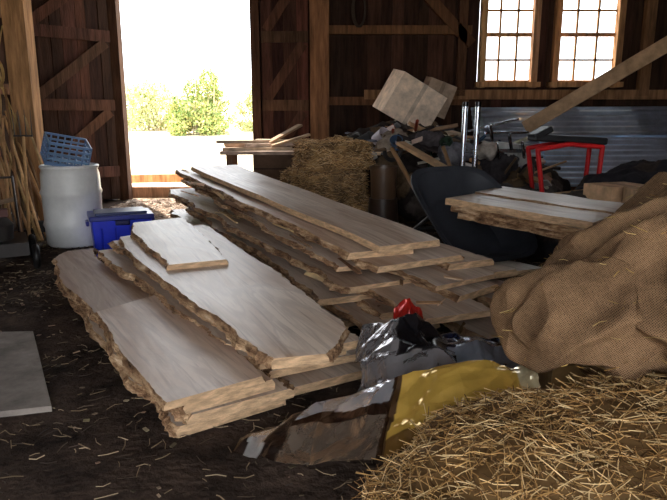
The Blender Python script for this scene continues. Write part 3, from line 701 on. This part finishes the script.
heapmesh('dark_tarp_heap',[((2.6,6.4,.2),(.9,.7,.4),(0,0,0)),((3.6,6.8,.3),(1.0,.8,.6),(0,0,0)),((2.0,7.2,.2),(.6,.5,.4),(0,0,0)),((3.2,5.3,.2),(.8,.7,.5),(0,0,0))],.035,lambda c,n:crumple(c,.06,5),M_matte,JP,col=lambda c:(66,58,54) if noise.noise(c*2)>0 else (46,44,48))
b=MB(); b.beam((.85,8.0,1.05),(1.6,7.3,.62),.16,.04,(192,156,118)); b.build('plank',M_woodH,JP)

# ---------------------------------------------------------------- left side tools
e=empty('garden_tools')
b=MB()
for i in range(20):
    x=-3.4+U(-.55,.25); yv=7.2+U(-.4,.3); tx=-4.3+U(-.3,.2); h=U(1.0,1.9)
    b.cyl((x,yv,.0),(tx+.2,yv+.8,h),.018,.014,8,jit(random.choice([(206,166,116),(180,142,100),(120,92,66)]),.15))
b.box((-3.35,7.2,.1),(.24,.03,.2),(.5,0,.2),(70,70,72)); b.box((-3.6,7.1,.06),(.3,.04,.08),(.3,0,.5),(60,56,54))
for i in range(8): b.cyl((-3.75+i*.035,7.2,.02),(-3.72+i*.035,7.2,.3),.006,n=6,col=(80,70,60))
# pitchfork standing tines-up
b.cyl((-3.45,6.9,0),(-3.62,7.35,1.15),.017,col=(190,150,104)); b.beam((-3.74,7.37,1.16),(-3.52,7.37,1.16),.02,.02,(70,68,66))
for i in range(4): b.cyl((-3.73+i*.068,7.37,1.16),(-3.76+i*.072,7.42,1.46),.007,.003,6,(80,78,76))
b.build('handles',M_woodH,e)
b=MB()
for (x,yv,z0,z1) in((-4.6,7.2,0,2.6),(-4.55,7.6,0,2.3),(-4.6,8.3,0,3.0)): b.beam((x+.25,yv-.1,z0),(x,yv,z1),.09,.03,jit((150,112,76),.15))
b.build('leaning_boards',M_woodH)
b=MB()
for k in range(3):
    pts=[(-3.98-.10*k-.10*math.sin(t*.4+k),7.86-.02*k,2.45-.125*t) for t in range(12)]
    b.tube(pts,.008,(186,156,102),n=6)
for k in range(3): b.torus(Matrix.Translation((-4.12,7.84-.03*k,1.9))@Euler((math.pi/2,0,.1*k)).to_matrix().to_4x4()@Matrix.Diagonal((.7,1.2,1,1)),.15,.010,(180,150,98),n=24,k=6)
b.build('hanging_rope',M_woodH)
b=MB()
for k in range(4): b.torus(Matrix.Translation((.38+.01*k,10.15,3.0))@Euler((math.pi/2,0,.15*k)).to_matrix().to_4x4()@Matrix.Diagonal((.5,1.3,1,1)),.2,.012,(60,50,42),n=24,k=6)
b.build('cable_coil',M_woodH)
e=empty('lawn_mower')
b=MB()
T=Matrix.Translation((-3.15,5.7,.0))@Matrix.Rotation(.5,4,'Z')
b.box((0,0,.2),(.5,.6,.12),col=(44,38,36),M=T); b.lathe([(0,.26),(.14,.26),(.15,.4),(.1,.46),(0,.47)],T,18,(50,46,44))
for sx in(-.3,.3):
    for sy in(-.28,.28):
        Tw=T@Matrix.Translation((sx,sy,.12))@Matrix.Rotation(math.pi/2,4,'Y'); b.torus(Tw,.085,.032,(22,20,20)); b.cyl(Tw@Vector((0,0,-.02)),Tw@Vector((0,0,.02)),.05,col=(70,64,60))
b.tube([T@Vector((-.2,.3,.22)),T@Vector((-.2,.95,.75)),T@Vector((.2,.95,.75)),T@Vector((.2,.3,.22))],.012,(56,48,44))
b.box((.05,.05,.5),(.12,.1,.07),col=(80,36,30),M=T); b.build('mower_body',M_paint,e,smooth=True)
SP=empty('scrap_pile')
heapmesh('rubber_mats',[((-3.95,6.4,.15),(.45,.6,.40),(0,0,0)),((-3.6,4.8,.1),(.5,.4,.2),(0,0,0)),((-4.1,5.6,.2),(.35,.5,.5),(0,0,0))],.03,lambda c,n:crumple(c,.07,6),M_matte,SP,col=lambda c:(46,42,40) if noise.noise(c*3)>-.1 else (74,64,56))
b=MB()
for i in range(30):
    x=U(-4.1,-3.2); yv=U(4.7,6.6); z=U(.08,.5); a=U(0,3.14); l=U(.2,.7); dd=Vector((math.cos(a),math.sin(a),U(-.2,.3)))*l/2; z=max(z,.06+abs(dd.z))
    b.beam(Vector((x,yv,z))-dd,Vector((x,yv,z))+dd,U(.02,.07),U(.015,.03),jit(random.choice([(94,78,64),(60,52,48),(130,106,84),(50,46,46)]),.2),roll=U(-.8,.8))
b.build('metal_scraps',M_woodH,SP)

# ---------------------------------------------------------------- floor litter
def flo():
    while True:
        x,y=U(-3.6,2.4),U(1.2,9.8)
        if noise.noise(Vector((x*.9,y*.9,4)))+.35>R()*.7: return Vector((x,y,.008+U(0,.01))),Vector((0,0,1))
straw('floor_litter',7000,flo,None,ln=(.02,.09),w=.002,flat=.05,cols=((130,110,86),(90,76,62),(150,130,104),(66,54,46)))
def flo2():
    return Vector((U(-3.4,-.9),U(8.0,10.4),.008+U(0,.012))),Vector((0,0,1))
straw('sun_patch_chaff',5000,flo2,None,ln=(.03,.12),w=.004,flat=.05,cols=((206,184,164),(180,156,136),(226,208,190)))  # pale chaff colours paint in the sunlit patch of floor inside the door
b=MB()
for i in range(1100):
    x,y=U(-3.4,1.8),U(1.3,9.8); s=U(.008,.03)*min(1,.4+y*.1); b.box((x,y,.012),(s*U(1,2.5),s,.004),(U(-.2,.2),U(-.2,.2),U(0,3)),jit((120,102,84),.4))
b.build('wood_chips',M_woodH)

# ---------------------------------------------------------------- outdoors
def bush(name,c,r,n,cols,leaf=.09,nb=22):
    e=empty(name); b=MB(); cl=[lin(k) for k in cols]; vs=[];fs=[];cc=[]
    blobs=[]
    for _ in range(nb):
        zz=U(-.9,.6); wdt=.75*math.sqrt(max(.05,1-(zz*.9)**2)) if zz>0 else .75
        blobs.append((Vector((U(-1,1)*wdt*r[0],U(-.6,.6)*r[1],zz*r[2])),U(.25,.42)))
    for i in range(n):
        bc,br=random.choice(blobs); d=Vector((random.gauss(0,1),random.gauss(0,1),random.gauss(0,1))).normalized()*br*U(.6,1.1)
        p=Vector(c)+bc+Vector((d.x*r[0],d.y*r[1],d.z*r[2]))
        a=Vector((U(-1,1),U(-1,1),U(-1,1))).normalized(); q=a.cross(Vector((U(-1,1),U(-1,1),U(-1,1)))).normalized(); s=leaf*U(.6,1.3); k=len(vs)
        vs+=[p+a*s,p+q*s*.5,p-a*s,p-q*s*.5]; fs.append((k,k+1,k+2,k+3)); col=random.choice(cl); g=U(.85,1.1); cc+=[(col[0]*g,col[1]*g,col[2]*g,1)]*4
    b.v=[tuple(v) for v in vs]; b.f=fs; b.c=cc; b.m=[0]*len(fs); b.build('foliage',M_leaf,e)
    t=MB(); c=Vector(c)
    for i in range(9):
        t.cyl((c.x+U(-.3,.3)*r[0],c.y,c.z-r[2]*1.2),c+Vector((U(-.6,.6)*r[0],U(-.5,.5)*r[1],U(0,.6)*r[2])),.04,.012,6,(190,176,150))
    t.build('branches',M_woodH,e)
gc=((160,172,100),(192,188,116),(132,152,88),(210,202,140),(110,134,76))
gl=((190,198,142),(212,208,154),(172,186,132),(224,216,170))
bush('bush',(-5.2,25,1.95),(1.45,1.2,1.6),10000,gc,.07); bush('bush',(-7.6,27,1.75),(1.5,1.2,1.2),6000,gl,.07); bush('bush',(-3.4,27,1.6),(1.2,1.2,1.05),4500,gl,.07)
bush('bush',(-9.6,29,1.7),(1.4,1.2,.95),3500,gl,.07); bush('bush',(-6.2,28,1.5),(1.4,1.0,.9),3500,gl,.07)

# ---------------------------------------------------------------- light
w=bpy.data.worlds.new('sky'); bpy.context.scene.world=w; w.use_nodes=True; nt=w.node_tree; bg=nt.nodes['Background']
bg.inputs[0].default_value=(.93,.96,1,1); bg.inputs[1].default_value=5.0
s=bpy.data.lights.new('sun','SUN'); s.energy=14; s.angle=.01; s.color=(1,.91,.80); so=bpy.data.objects.new('sun',s); link(so)
so.rotation_euler=Vector((.28,-.5,-1.0)).to_track_quat('-Z','Y').to_euler(); so.location=(0,14,8)
cam=bpy.data.cameras.new('camera'); cam.lens=33.46; cam.sensor_width=36; co=bpy.data.objects.new('camera',cam); link(co)
co.location=(0,0,1.4); co.rotation_euler=(math.radians(77.7),0,0); bpy.context.scene.camera=co
bpy.context.scene.view_settings.view_transform='Standard'; bpy.context.scene.view_settings.exposure=.1
